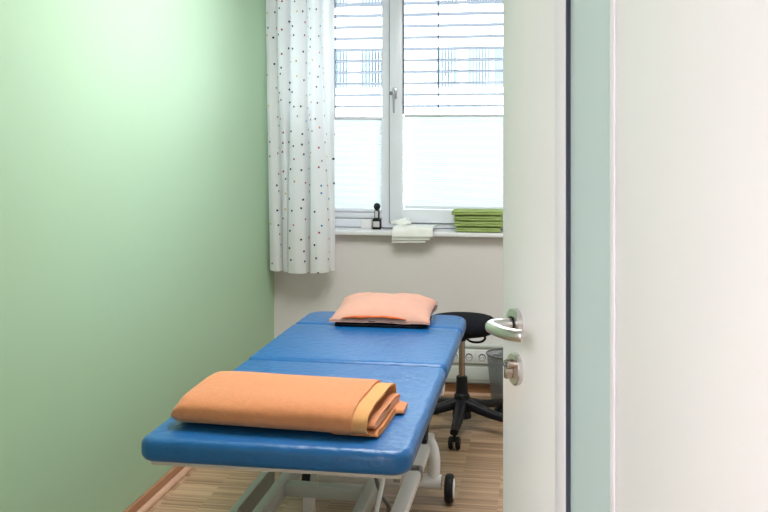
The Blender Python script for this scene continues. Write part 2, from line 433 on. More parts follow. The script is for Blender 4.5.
struct('ground_outside', MB().box(-30, 25, YB + 0.5, 45, -0.6, -0.5), M['pavement'], 'pale ground outside the window', 'ground', smooth=False)
BY = 24.0
bld = thing('office_building', (-4, BY, -0.5), 'pale white building with barred windows across the yard, seen through the blinds', 'building')
MB().box(-16, 9, BY, BY + 6, -0.5, 13).build('facade_wall', M['facade'], bld, smooth=False)
def add_window(x0, x1, z0, z1, m, nbars):
    w = MB().box(x0, x1, BY - 0.03, BY + 0.05, z0, z1).build('window', M[m], bld, smooth=False)
    if nbars:
        g = MB()
        for i in range(nbars):
            x = x0 + (i + 0.5) * (x1 - x0) / nbars
            g.box(x - 0.02, x + 0.02, BY - 0.12, BY - 0.08, z0, z1)
        g.build('window_bars', M['bars'], w, smooth=False)
rows = [(2.75, 3.72), (4.85, 5.9), (7.0, 8.0)]
bays = [(-5.45, -4.95, 6), (-4.60, -3.6, 12), (-2.62, -2.05, 7), (-1.83, -1.2, 8), (0.9, 1.9, 0), (-7.4, -6.4, 10)]
for z0, z1 in rows:
    for x0, x1, nb in bays: add_window(x0, x1, z0, z1, 'facade_glass', nb)
for z0, z1 in rows: add_window(-1.14, -0.80, z0 - 0.02, z1 + 0.02, 'facade_blue', 0)

tree = thing('bare_tree', (-1.6, 14.0, -0.5), 'bare pale tree standing in front of the white building outside', 'tree')
tb = MB(); random.seed(3)
def branch(p, d, L, r, depth):
    q = p + d * L; tb.tube([p, (p + q) / 2 + Vector((random.uniform(-1, 1), random.uniform(-1, 1), 0)) * L * 0.05, q], r, 6, rr=[r, r * 0.85, r * 0.65])
    if depth == 0: return
    for i in range(3):
        a = Vector((random.uniform(-1, 1), random.uniform(-1, 1), random.uniform(0.1, 0.9))).normalized()
        branch(p + d * L * random.uniform(0.6, 1.0), (d * 0.8 + a * 0.8).normalized(), L * 0.68, r * 0.6, depth - 1)
branch(Vector((-1.6, 14, -0.5)), Vector((0, 0, 1)), 1.4, 0.035, 3)
tb.build('trunk', M['bark'], tree)

# ------------------------------------------------------------------ pleated shades on the panes
def pleated(x0, x1, z0, z1, y, label):
    r = thing('pleated_shade', ((x0 + x1) / 2, y, z0), label, 'window shade', 'pleated window shades')
    s = MB(); n = int((z1 - z0) / 0.010); rows_ = []
    for i in range(2 * n + 1):
        zz = z0 + (z1 - z0) * i / (2 * n); yy = y + (0.0035 if i % 2 else 0.0)
        rows_.append([s.bm.verts.new((x0, yy, zz)), s.bm.verts.new((x1, yy, zz))])
    for a, b_ in zip(rows_, rows_[1:]): s.bm.faces.new((a[0], a[1], b_[1], b_[0]))
    s.build('shade_fabric', M['shade'], r, smooth=False)
    MB().box(x0, x1, y - 0.012, y + 0.010, z0 - 0.018, z0, 0.003).build('bottom_rail', M['frame_white'], r)
    MB().box(x0, x1, y - 0.012, y + 0.010, z1, z1 + 0.013, 0.003).build('top_rail', M['silver'], r)
    return r
ps = pleated(-1.28, -0.900, 1.003, 1.517, 5.350, 'white pleated shade on the left pane beside the dotted curtain')
ps = pleated(-0.767, 0.235, 1.024, 1.533, 5.350, 'white pleated shade on the right sash above the green towels')
MB().box(-0.32, -0.275, 5.325, 5.34, 1.006, 1.020, 0.004).build('pull_handle', M['frame_white'], ps)

# ------------------------------------------------------------------ curtain
def cu(u): return -1.104 + (u - 335) / 179.0
plan_bot = [(268, 0.02), (270, -0.01), (274, -0.025), (279, -0.02), (281, 0.02), (282.5, 0.015), (283.5, -0.01), (287, -0.012), (288.5, 0.02), (289, 0.0),
            (290, -0.04), (298, -0.055), (306, -0.04), (307.5, 0.0), (309, 0.045), (310.5, 0.0), (312, -0.035), (320, -0.05), (328, -0.03), (330, 0.015), (332, 0.02), (334, 0.03)]
plan_top = [(265.5, 0.01), (268, -0.015), (272, -0.02), (276, 0.0), (277, 0.03), (279, 0.0), (283, -0.025), (287, -0.02), (290, 0.025), (292, 0.0),
            (294, -0.02), (300, -0.03), (306, -0.015), (307.5, 0.025), (309, 0.02), (311, -0.01), (316, -0.03), (320, -0.005), (322, 0.03), (325, -0.02), (331, -0.03), (335, 0.01)]
ct = thing('curtain', (cu(300), 5.01, 0.66), 'white curtain with small coloured dots hanging beside the window', 'curtain')
s = MB(); cb = catmull(plan_bot, 6); ctp = catmull(plan_top, 6); NZ = 60; grid = []; arc = [0]
for i in range(1, len(cb)):
    arc.append(arc[-1] + math.hypot((cb[i][0] - cb[i - 1][0]) / 183, cb[i][1] - cb[i - 1][1]))
for j in range(NZ + 1):
    t = j / NZ; row = []
    tt = min(1, t * 1.25); e = tt * tt * (3 - 2 * tt)
    for i in range(len(cb)):
        u = cb[i][0] * (1 - e) + ctp[i][0] * e; dy = cb[i][1] * (1 - e) + ctp[i][1] * e
        zb = 0.684 - 0.010 * math.sin((cb[i][0] - 268) / 66 * PI) + 0.04 * (cb[i][1]) * 0.6
        z = zb + (2.44 - zb) * t
        x = cu(u) + 0.003 * noise.noise(Vector((i * 0.2, z * 1.5, 0)))
        row.append(s.bm.verts.new((max(x, XL + 0.006), 5.02 - 0.04 * t + dy + 0.008 * noise.noise(Vector((i * 0.15, z * 1.2, 3))), z)))
    grid.append(row)
uvl = s.bm.loops.layers.uv.new('UVMap')
for j in range(NZ):
    for i in range(len(cb) - 1):
        fc = s.bm.faces.new((grid[j][i], grid[j][i + 1], grid[j + 1][i + 1], grid[j + 1][i]))
        for lp, (a, bq) in zip(fc.loops, ((i, j), (i + 1, j), (i + 1, j + 1), (i, j + 1))):
            lp[uvl].uv = (arc[a], grid[bq][a].co.z)
s.build('curtain_cloth', M['curtain'], ct, angle=80, fix=False)
rail = thing('curtain_rail', (-0.5, 5.02, 2.45), 'white curtain rail above the window', 'curtain rail')
MB().box(XL + 0.01, 0.6, 5.0, 5.04, 2.445, 2.465, 0.003).build('rail', M['frame_white'], rail)
for x in (-1.3, -0.4, 0.5): MB().bar((x, 5.03, 2.46), (x, YB, 2.46), 0.02, 0.015).build('bracket', M['frame_white'], rail)

# ------------------------------------------------------------------ things on the sill
SZ = 0.895
# green towels
def folded_towel(x0, x1, y0, y1, z0, h, seed):
    s = MB(); n = 28; m_ = 24; rings = []
    for i in range(n + 1):
        a = i / n; x = x0 + (x1 - x0) * a
        end = min(a, 1 - a); k = min(1, (end / 0.05)) ; k = math.sqrt(max(0.15, 1 - (1 - k) ** 2))
        ring = []
        for j in range(m_):
            t = 2 * PI * j / m_; cx, cz = math.cos(t), math.sin(t)
            px = math.copysign(abs(cx) ** 0.35, cx); pz = math.copysign(abs(cz) ** 0.65, cz)
            nn = noise.noise(Vector((x * 14, px * 2 + seed, pz + seed * 3)))
            y = (y0 + y1) / 2 + px * (y1 - y0) / 2 * (0.985 + 0.012 * k) + 0.007 * nn
            z = z0 + h / 2 + pz * h / 2 * (0.55 + 0.45 * k) + 0.004 * nn * (1 if pz > 0 else 0)
            if px < 0 and abs(pz) < 0.35: y += 0.006      # crease between the folded layers
            ring.append(s.bm.verts.new((x, y, max(z, z0))))
        rings.append(ring)
    for a, b_ in zip(rings, rings[1:]):
        for k in range(m_): s.bm.faces.new((a[k], a[(k + 1) % m_], b_[(k + 1) % m_], b_[k]))
    s.bm.faces.new(rings[0][::-1]); s.bm.faces.new(rings[-1])
    return s
pos = ['bottom towel of the stack of four green folded towels on the sill', 'second from bottom of the four green folded towels on the sill',
       'third from bottom of the four green folded towels on the sill', 'top towel of the stack of four green folded towels on the sill']
offs = [(-0.452, -0.212, 5.125), (-0.462, -0.200, 5.120), (-0.464, -0.206, 5.128), (-0.476, -0.198, 5.123)]
for i in range(4):
    z0 = SZ + i * 0.0305 + 0.0002
    r = folded_towel(offs[i][0], offs[i][1], offs[i][2], 5.29, z0, 0.030, i * 5.1).build('folded_towel', M['towel'], None, angle=70)
    tag(r, pos[i], 'towel', 'green towels stacked on the window sill')

# white cloths draped over the sill edge
def cloth(x0, x1, y1, lift, drop, out, seed, th=0.0035, skew=0.0):
    s = MB(); th = 0.0075; prof = [(y1, SZ + lift), (5.20, SZ + lift), (5.135, SZ + lift + 0.001), (5.108 - out * 0.6, SZ + lift - 0.003), (5.098 - out, SZ + lift - 0.014), (5.090 - out * 1.15, SZ - drop)]
    prof = catmull(prof, 6); n = 18; top = []; bot = []
    for i in range(n + 1):
        a = i / n; x = x0 + (x1 - x0) * a; ra = []; rb = []
        for k, (y, z) in enumerate(prof):
            q = k / (len(prof) - 1)
            nn = noise.noise(Vector((x * 18, q * 3, 1.7))) * 0.006 * (0.3 + q)
            ra.append(s.bm.verts.new((x + skew * q, y + nn - 0.001, z + abs(nn) * 0.5 + a * 0.004 * q + th))); rb.append(s.bm.verts.new((x + skew * q, y + nn + (0.002 if q > .6 else 0), z + abs(nn) * 0.5 + a * 0.004 * q)))
        top.append(ra); bot.append(rb)
    m_ = len(prof)
    for i in range(n):
        for k in range(m_ - 1):
            s.bm.faces.new((top[i][k], top[i + 1][k], top[i + 1][k + 1], top[i][k + 1])); s.bm.faces.new((bot[i][k + 1], bot[i + 1][k + 1], bot[i + 1][k], bot[i][k]))
        s.bm.faces.new((top[i][0], bot[i][0], bot[i + 1][0], top[i + 1][0])); s.bm.faces.new((top[i][-1], top[i + 1][-1], bot[i + 1][-1], bot[i][-1]))
    for i, fl in ((0, 1), (n, 0)):
        for k in range(m_ - 1): s.bm.faces.new((top[i][k], top[i][k + 1], bot[i][k + 1], bot[i][k]))
    return s
cl = [(-0.800, -0.615, 5.27, 0.0005, 0.060, 0.000, 1.0, 'lowest of the white cloths hanging over the sill edge'),
      (-0.800, -0.592, 5.275, 0.0105, 0.044, 0.008, 2.0, 'middle one of the white cloths hanging over the sill edge'),
      (-0.795, -0.575, 5.28, 0.0205, 0.028, 0.016, 3.0, 'upper flat white cloth hanging over the sill edge')]
for x0, x1, y1, lf, dr, ou, sd, lb in cl:
    r = cloth(x0, x1, y1, lf, dr, ou, sd).build('white_cloth', M['white_cloth'], None, angle=60)
    tag(r, lb, 'cloth', 'white cloths on the window sill')
# crumpled one on top
s = MB(); bmx = bmesh.new(); bmesh.ops.create_icosphere(bmx, subdivisions=4, radius=1)
for v in bmx.verts:
    d = v.co.copy(); k = 1 + 0.35 * noise.noise(d * 1.6 + Vector((4, 1, 2))) + 0.15 * noise.noise(d * 5)
    v.co = Vector((-0.765 + d.x * 0.055 * k, 5.235 + d.y * 0.04 * k, max(SZ + 0.029, SZ + 0.032 + d.z * 0.032 * k)))
s.join(bmx)
tag(s.build('crumpled_cloth', M['white_cloth'], None, angle=80), 'crumpled white cloth lying on top of the flat white cloths', 'cloth', 'white cloths on the window sill')

# little device with black ball top
dv = thing('hand_device', (-0.905, 5.24, SZ), 'small black and silver upright device with a round black top on the sill', 'device')
MB().box(-0.934, -0.886, 5.222, 5.262, SZ, SZ + 0.060, 0.006).build('base', M['black'], dv)
MB().lathe([(0.013, -0.006), (0.017, -0.003), (0.017, 0.0)], (-0.910, 5.2225, SZ + 0.03), 'Y', 6).box(-0.928, -0.892, 5.217, 5.2225, SZ + 0.014, SZ + 0.046, 0.002).build('face_plate', M['silver'], dv)
MB().box(-0.924, -0.896, 5.228, 5.256, SZ + 0.060, SZ + 0.107, 0.004).build('neck', M['black'], dv)
MB().box(-0.919, -0.901, 5.2235, 5.2285, SZ + 0.066, SZ + 0.104, 0.002).build('neck_plate', M['silver'], dv)
s = MB(); s.lathe([(0.004, 0.0), (0.010, 0.004), (0.0165, 0.013), (0.019, 0.024), (0.0165, 0.035), (0.009, 0.042), (0.002, 0.044)], (-0.910, 5.242, SZ + 0.105))
s.build('ball_top', M['black'], dv)
MB().tube(catmull([(-0.886, 5.25, SZ + 0.012), (-0.870, 5.248, SZ + 0.003), (-0.84, 5.25, SZ + 0.003), (-0.79, 5.285, SZ + 0.003)], 6), 0.002, 8).build('cable', M['black'], dv)
sb = thing('small_box', (-0.972, 5.26, SZ), 'small white carton on the sill left of the black device', 'box')
MB().box(-1.002, -0.942, 5.245, 5.285, SZ, SZ + 0.050, 0.002).build('carton', M['sill'], sb)
MB().box(-1.000, -0.944, 5.247, 5.283, SZ + 0.0495, SZ + 0.053, 0.001).build('lid', M['white_cloth'], sb)

# ------------------------------------------------------------------ cable trunking with sockets
tk = thing('cable_trunking', (-0.5, YB, 0.08), 'light grey cable trunking with sockets on the wall behind the stool', 'cable trunking')
TX0, TX1 = -0.80, 1.0
MB().box(TX0, TX1, YB - 0.055, YB, 0.082, 0.288, 0.004).build('trunking_body', M['trunking'], tk)
MB().box(TX0, TX1, YB - 0.060, YB - 0.054, 0.098, 0.168, 0.002).build('lower_cover', M['trunking'], tk)
MB().box(TX0, TX1, YB - 0.064, YB - 0.054, 0.276, 0.288, 0.002).build('top_lip', M['trunking'], tk)
SYF = YB - 0.062
sx = [-0.531, -0.460, -0.379, -0.308, -0.237]
for x in sx:
    m_ = MB(); m_.box(x - 0.0352, x + 0.0352, SYF - 0.006, SYF + 0.01, 0.190, 0.262, 0.003)
    so = m_.build('power_socket', M['socket'], tk)
    # round cup from raised discs: dark crescent paints the shade inside the recess
    MB().lathe([(0.0205, -0.0095), (0.0225, -0.0085), (0.0235, -0.005), (0.0205, -0.005)], (x, SYF, 0.226), 'Y', 28).build('socket_rim', M['socket'], so)
    cp = MB(); cp.lathe([(0.019, -0.0098), (0.0195, -0.0097), (0.0195, -0.009)], (x, SYF, 0.226), 'Y', 28).build('socket_cup_shade', M['socket_shade'], so)
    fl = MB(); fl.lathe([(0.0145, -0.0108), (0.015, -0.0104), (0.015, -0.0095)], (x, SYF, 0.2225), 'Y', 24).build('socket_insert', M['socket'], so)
    ph = MB()
    for dx in (-0.0065, 0.0065): ph.lathe([(0.0024, -0.0116), (0.0024, -0.0105)], (x + dx, SYF, 0.2225), 'Y', 10)
    ph.build('pin_hole', M['black'], so)

# ------------------------------------------------------------------ treatment table
BX0, BX1 = -1.041, -0.318  # cushions, blanket, tray and pillow: coordinates scaled down about the camera position
ZT = 0.620
bed = thing('treatment_table', ((BX0 + BX1) / 2, 3.5, 0), 'height adjustable treatment table with three blue vinyl cushions', 'treatment table')
def pad(name, y0, y1, radii, lift=0.0):
    s = MB(); ol = rrect(BX0, BX1, y0, y1, radii, 8)
    s.slab(ol, ZT - 0.0635, ZT + lift, 0.024, 7)
    return s.build(name, M['vinyl'], bed, angle=50)
pad('leg_cushion', 2.314, 3.233, (0.045, 0.055, 0.030, 0.030))
pad('middle_cushion', 3.243, 3.884, (0.030, 0.030, 0.030, 0.030), 0.002)
pad('head_cushion', 3.894, 4.200, (0.030, 0.030, 0.085, 0.085), 0.0)
bd = MB()
for y0, y1 in ((2.345, 3.21), (3.265, 3.87), (3.91, 4.16)): bd.box(BX0 + 0.028, BX1 - 0.028, y0, y1, ZT - 0.0765, ZT - 0.062, 0.002)
bd.build('cushion_board', M['board'], bed)
# upper frame below the boards
uf = MB()
for x in (BX0 + 0.16, BX1 - 0.16): uf.bar((x, 2.62, 0.522), (x, 4.10, 0.522), 0.03, 0.040, 0.003)
for y in (2.70, 3.30, 3.95): uf.bar((BX0 + 0.17, y, 0.516), (BX1 - 0.17, y, 0.516), 0.03, 0.025, 0.003)
uf.build('upper_frame', M['bed_paint'], bed)
MB().box(-0.990, -0.962, 2.43, 2.46, ZT - 0.094, ZT - 0.076, 0.002).build('bracket', M['bed_white'], bed)
# base: two deep side rails, cross tubes
XO0, XO1 = -0.99, -0.445
XI0, XI1 = -0.875, -0.565
for x, nm in ((XO0, 0), (XO1, 1)):
    if nm == 0: MB().bar((x, 2.35, 0.150), (x, 3.40, 0.150), 0.026, 0.080, 0.003).build('base_rail', M['bed_paint'], bed)
    else: MB().bar((x, 2.35, 0.205), (x, 3.78, 0.200), 0.052, 0.040, 0.010).build('base_rail', M['bed_white'], bed)
MB().bar((XO1, 3.32, 0.2024), (XO1, 3.38, 0.2021), 0.058, 0.047, 0.011).build('rail_clamp', M['dark_steel'], bed)
for x in (XI0, XI1):
    MB().bar((x, 2.35, 0.205), (x, 3.60, 0.205), 0.034, 0.060, 0.003).build('lift_arm', M['bed_paint'], bed)
MB().bar((XI0, 3.13, 0.205), (XI1, 3.13, 0.205), 0.050, 0.040, 0.003).build('cross_bar', M['bed_paint'], bed)
MB().box(-0.805, -0.768, 3.14, 3.18, 0.09, 0.195, 0.003).build('motor_bracket', M['bed_white'], bed)
# wheel axle with curved riser and two wheels
ax = MB(); YA, ZA = 3.62, 0.078
ax.tube([(-0.865, YA, ZA), (-0.375, YA, ZA)], 0.028, 20)
ax.build('axle_tube', M['bed_white'], bed)
MB().tube(catmull([(-0.405, YA, ZA + 0.01), (-0.402, YA, 0.14), (-0.404, YA + 0.005, 0.18), (-0.418, YA + 0.03, 0.212), (-0.445, YA + 0.09, 0.216), (-0.452, YA + 0.14, 0.20)], 8), 0.022, 18).build('curved_riser', M['bed_white'], bed)
for x in (-0.345, -0.905):
    w = MB(); w.lathe([(0.030, -0.016), (0.048, -0.016), (0.054, -0.010), (0.055, 0), (0.054, 0.010), (0.048, 0.016), (0.030, 0.016)], (x, YA, 0.0555), 'X', 36)
    wo = w.build('wheel', M['black'], bed)
    MB().lathe([(0.008, 0.0), (0.036, 0.0), (0.038, 0.003), (0.034, 0.006), (0.010, 0.007)], (x + 0.0145, YA, 0.0555), 'X', 30).build('wheel_cap', M['bed_white'], wo)
# foot end and head end feet
for x in (-0.99, -0.445):
    fz = MB(); fz.box(x - 0.02, x + 0.02, 2.36, 2.40, 0.02, 0.17, 0.003); fo = fz.build('leg', M['bed_paint'], bed)
    MB().lathe([(0.022, 0), (0.026, 0.004), (0.026, 0.014), (0.014, 0.022)], (x, 2.38, 0.0)).build('rubber_foot', M['black'], fo)
# scissor risers carrying the upper frame
for x in (-0.935, -0.51):
    MB().bar((x, 3.35, 0.18), (x * 0.9 - 0.04, 4.0, 0.505), 0.026, 0.045, 0.003).build('lift_strut', M['bed_paint'], bed)
MB().bar((-0.80, 3.45, 0.20), (-0.78, 3.95, 0.50), 0.05, 0.05, 0.012).build('lift_motor', M['black'], bed)
MB().bar((XI0 - 0.02, 3.55, 0.15), (XI1 + 0.02, 3.55, 0.15), 0.03, 0.05, 0.003).build('cross_bar', M['bed_paint'], bed)
MB().tube(catmull([(-0.55, 2.95, 0.54), (-0.545, 2.98, 0.45), (-0.535, 3.00, 0.36), (-0.520, 3.02, 0.27), (-0.490, 3.04, 0.20), (-0.500, 3.10, 0.16)], 8), 0.0065, 10).build('cable', M['dark_steel'], bed)
MB().tube([(-0.505, 3.02, 0.54), (-0.505, 3.02, 0.29), (-0.520, 2.98, 0.20)], 0.008, 12).build('support_rod', M['bed_white'], bed)
MB().bar((-0.70, 2.42, 0.10), (-0.66, 3.02, 0.15), 0.022, 0.022, 0.003).build('push_rod', M['bed_white'], bed)
MB().bar((-0.55, 2.55, 0.12), (-0.545, 2.98, 0.15), 0.014, 0.02, 0.003).build('push_rod', M['bed_white'], bed)
# black side lever fitting under the long cushion and the middle hinge
MB().bar((BX1 - 0.028, 2.86, ZT - 0.083), (BX1 - 0.028, 3.05, ZT - 0.086), 0.02, 0.03, 0.004).build('side_lever', M['black'], bed)
MB().tube([(BX1 - 0.026, 2.86, ZT - 0.09), (BX1 - 0.026, 2.80, ZT - 0.125)], 0.011, 12).build('lever_grip', M['black'], bed)
MB().box(BX1 - 0.03, BX1 - 0.01, 3.22, 3.28, ZT - 0.10, ZT - 0.062, 0.003).build('hinge', M['bed_white'], bed)

# ------------------------------------------------------------------ folded blanket on the table
bk = thing('folded_blanket', (-0.72, 2.58, ZT), 'orange fleece blanket folded on the near end of the blue treatment table', 'blanket')
BY0, BY1, BZ0, BH = 2.405, 2.760, ZT + 0.0005, 0.082
def section(y0, y1, z0, z1, r, x, seed, m_=40, amp=0.003, soft=0.5):
    """closed rounded-rect loop in the y-z plane at x"""
    pts = []
    for k in range(m_):
        a = 2 * PI * k / m_; ca, sa = math.cos(a), math.sin(a)
        py = math.copysign(abs(ca) ** soft, ca); pz = math.copysign(abs(sa) ** 0.8, sa)
        nn = noise.noise(Vector((x * 5, py * 1.5, pz + seed)))
        n2 = noise.noise(Vector((x * 16, py * 3, pz * 2 + seed)))
        y = (y0 + y1) / 2 + py * (y1 - y0) / 2 + amp * 2 * nn
        z = (z0 + z1) / 2 + pz * (z1 - z0) / 2 + (amp * (nn + 0.4 * n2) if pz > 0 else 0)
        pts.append(Vector((x, y, max(z, z0))))
    return pts
def loft(loops, cap0=True, cap1=False):
    s = MB(); R = [[s.bm.verts.new(p) for p in L] for L in loops]; m_ = len(R[0])
    for a, b_ in zip(R, R[1:]):
        for k in range(m_): s.bm.faces.new((a[k], a[(k + 1) % m_], b_[(k + 1) % m_], b_[k]))
    if cap0: s.bm.faces.new(R[0][::-1])
    if cap1: s.bm.faces.new(R[-1])
    return s
def front(x):      # near edge runs slightly askew
    return BY0 - 0.022 + (-0.47 - x) * 0.055
loops = []
xa, xb = -0.988, -0.481
for i in range(46):
    a = i / 45; x = xa + (xb - xa) * (a ** 1.15)
    k = min(1, (x - xa) / 0.035); q = math.sqrt(max(0, 1 - (1 - k) ** 2)); q = 0.25 + 0.75 * q
    h = BH * q * (1.0 + 0.06 * math.sin(a * 3))
    ins = (1 - q) * 0.02
    loops.append(section(front(x) + ins, BY1 + 0.018 * (1 - a) - ins, BZ0 + (1 - q) * 0.35 * BH, BZ0 + (1 - q) * 0.35 * BH + h, 0, x, 1.0))
# skewed right end: the top layer ends further back on the near side
def skew(loop, dx):
    return [Vector((p.x + dx * (p.y - BY0) / (BY1 - BY0) + 0.006 * noise.noise(Vector((p.y * 22, p.z * 30, 2.0))), p.y, p.z)) for p in loop]
loops = [skew(L, 0.018 * max(0, (L[0].x + 0.68) / 0.2)) for L in loops]
th = 0.008
inner = []
for x in (xb - 0.001, xb - 0.05, xb - 0.12):
    inner.append(skew(section(front(x) + th, BY1 - th, BZ0 + th * 0.7, BZ0 + BH * 0.97 - th, 0, x, 1.0), 0.018))
s = loft(loops + inner, True, True)
s.build('outer_layer', M['blanket'], bk, angle=60)
# second layer with stitched hem
def ring_layer(x0, x1, ins, name, m_, zt, seed, y1=BY1, parent=bk, t=0.006, dx=0.024):
    outer = [skew(section(front(x) + ins, y1 - ins, BZ0 + 0.0015, BZ0 + zt, 0, x, seed), dx) for x in [x0 + (x1 - x0) * i / 6 for i in range(7)]]
    inn = [skew(section(front(x) + ins + t, y1 - ins - t, BZ0 + 0.0015 + t * 0.7, BZ0 + zt - t, 0, x, seed), dx) for x in (x1 - 0.0005, x1 - 0.04, x1 - 0.10)]
    return loft(outer + inn, True, True).build(name, m_, parent, angle=60)
ring_layer(-0.62, -0.441, 0.007, 'hem_layer', M['hem'], BH - 0.007, 1.0)['label'] = 'yellow stitched hem edge'
# inner folds slumping on the table, sticking out at the right end
for x1, z0, z1, m_, sd, ins in ((-0.417, 0.001, 0.020, 'blanket_in', 4.0, 0.026), (-0.424, 0.0205, 0.041, 'blanket_in', 9.0, 0.030)):
    lo = []
    for i in range(14):
        x = -0.54 + (0.54 + x1) * i / 13; q_ = 1 - 0.12 * (i / 13) ** 3
        lo.append(skew(section(front(x) + ins, BY1 - 0.035, BZ0 + z0, BZ0 + z0 + (z1 - z0) * q_, 0, x, sd, amp=0.0015, soft=0.35), 0.020))
    loft(lo, True, True).build('inner_fold', M[m_], bk, angle=60)
lo = []
for i in range(6):
    x = -0.445 + (0.445 - 0.4235) * i / 5
    lo.append(skew(section(front(x) + 0.029, BY1 - 0.034, BZ0 + 0.020, BZ0 + 0.0425, 0, x, 9.0, amp=0.0015, soft=0.35), 0.020))
loft(lo, True, True).build('inner_hem', M['blanket'], bk, angle=60)
lo = []
for i in range(9):
    x = -0.56 + (0.56 - 0.381) * i / 8
    lo.append(section(2.60 + 0.035 * (i / 8) ** 2, 2.745 - 0.02 * (i / 8) ** 2, BZ0 + 0.0005, BZ0 + 0.034 - 0.020 * (i / 8) ** 2, 0, x, 7.0, amp=0.003))
loft(lo, True, True).build('corner_flap', M['blanket'], bk, angle=60)

# ------------------------------------------------------------------ black pad and pillow
bp = thing('black_tray', (-0.66, 3.98, ZT), 'thin black padded tray lying on the table head under the salmon pillow', 'tray')
s = MB(); s.slab(rrect(-0.850, -0.462, 3.835, 4.09, (0.03,) * 4, 6), ZT + 0.007, ZT + 0.014, 0.003, 4)
s.build('plate', M['black_fabric'], bp, angle=50)
for x, y in ((-0.832, 3.853), (-0.490, 3.853), (-0.832, 4.07), (-0.490, 4.07)):
    MB().lathe([(0.010, 0), (0.015, 0.002), (0.016, 0.005), (0.013, 0.0075)], (x, y, ZT + 0.001), n=20).build('foot', M['black'], bp)
pw = thing('pillow', (-0.66, 3.98, ZT + 0.014), 'salmon orange pillow with slit cover at the head of the treatment table', 'pillow')
PC = Vector((-0.657, 3.98, ZT + 0.036))
def pillow_pt(u, v, side, a=0.213, b_=0.150, h=0.060, seed=0.0):
    # u,v in -1..1 ; edges pull in between the corners
    ex = a * u * (1 - 0.055 * (1 - v * v)); ey = b_ * v * (1 - 0.065 * (1 - u * u))
    f_ = max(0, (1 - abs(u) ** 3.0)) ** 0.5 * max(0, (1 - abs(v) ** 3.0)) ** 0.5
    nn = noise.noise(Vector((u * 2.2 + seed, v * 2.2, side * 1.3))) + 0.5 * noise.noise(Vector((u * 5, v * 6, side + seed)))
    z = side * h * f_ * (1 + 0.12 * nn) + (0.022 * v + 0.008 if side > 0 or f_ < 0.05 else 0) + 0.004 * nn * (1 - f_)
    if side < 0: z = max(z * 0.5, -0.0205)
    return PC + Vector((ex, ey, z))
s = MB(); N = 36
def gridfaces(side):
    g = [[None] * (N + 1) for _ in range(N + 1)]
    for i in range(N + 1):
        for j in range(N + 1):
            u = math.sin((i / N - 0.5) * PI); v = math.sin((j / N - 0.5) * PI)
            g[i][j] = s.bm.verts.new(pillow_pt(u, v, side))
    for i in range(N):
        for j in range(N):
            q = (g[i][j], g[i + 1][j], g[i + 1][j + 1], g[i][j + 1]); s.bm.faces.new(q if side > 0 else q[::-1])
gridfaces(1); gridfaces(-1)
bmesh.ops.remove_doubles(s.bm, verts=s.bm.verts, dist=0.0008)
s.build('pillowcase', M['pillow'], pw, angle=75)
# slit in the near side of the case showing the inner cushion
def slit(x0, x1, h, yoff):
    q = MB(); n = 24; lo_ = []
    for i in range(n + 1):
        a = i / n; x = x0 + (x1 - x0) * a; w = h * math.sin(PI * a) * (0.8 + 0.3 * math.sin(a * 9))
        v_ = -0.995; uu = (x - PC.x) / 0.213
        base = pillow_pt(uu, -0.965, 1)
        c = Vector((x, base.y - 0.006, base.z + 0.004))
        lo_.append([c + Vector((0, math.sin(2 * PI * k / 10) * 0.006, math.cos(2 * PI * k / 10) * (w + 0.0005))) for k in range(10)])
    R = [[q.bm.verts.new(p) for p in L] for L in lo_]
    for a, b2 in zip(R, R[1:]):
        for k in range(10): q.bm.faces.new((a[k], a[(k + 1) % 10], b2[(k + 1) % 10], b2[k]))
    return q
q = slit(-0.815, -0.545, 0.009, 0)
o_ = q.build('inner_cushion', M['pillow_in'], pw, angle=80); o_['label'] = 'red orange inner cushion showing in the slit'

# ------------------------------------------------------------------ swivel stool
SC = Vector((-0.372, 4.54, 0))
st = thing('swivel_stool', SC, 'black round swivel stool on castors beside the head of the table', 'stool')
MB().lathe([(0.02, 0.466), (0.10, 0.466), (0.145, 0.472), (0.168, 0.490), (0.174, 0.508), (0.170, 0.527), (0.150, 0.543), (0.10, 0.552), (0.02, 0.555)], SC, n=56).build('seat', M['black_fabric'], st, angle=50)
MB().box(SC.x - 0.05, SC.x + 0.05, SC.y - 0.05, SC.y + 0.05, 0.452, 0.468, 0.003).lathe([(0.016, 0.43), (0.022, 0.435), (0.022, 0.456)], SC, n=24).build('seat_plate', M['black'], st)
lv = catmull([(SC.x + 0.02, SC.y - 0.02, 0.450), (SC.x + 0.05, SC.y - 0.05, 0.438), (SC.x + 0.095, SC.y - 0.07, 0.443), (SC.x + 0.115, SC.y - 0.05, 0.456), (SC.x + 0.100, SC.y - 0.01, 0.466)], 8)
MB().tube(lv, 0.0055, 10).build('height_lever', M['black'], st)
MB().tube([(SC.x, SC.y, 0.26), (SC.x, SC.y, 0.452)], 0.0155, 24).build('gas_piston', M['chrome'], st)
MB().lathe([(0.022, 0.262), (0.027, 0.258), (0.029, 0.18), (0.037, 0.172), (0.040, 0.10), (0.044, 0.095), (0.046, 0.062), (0.03, 0.058)], SC, n=32).build('column_sleeve', M['black'], st)
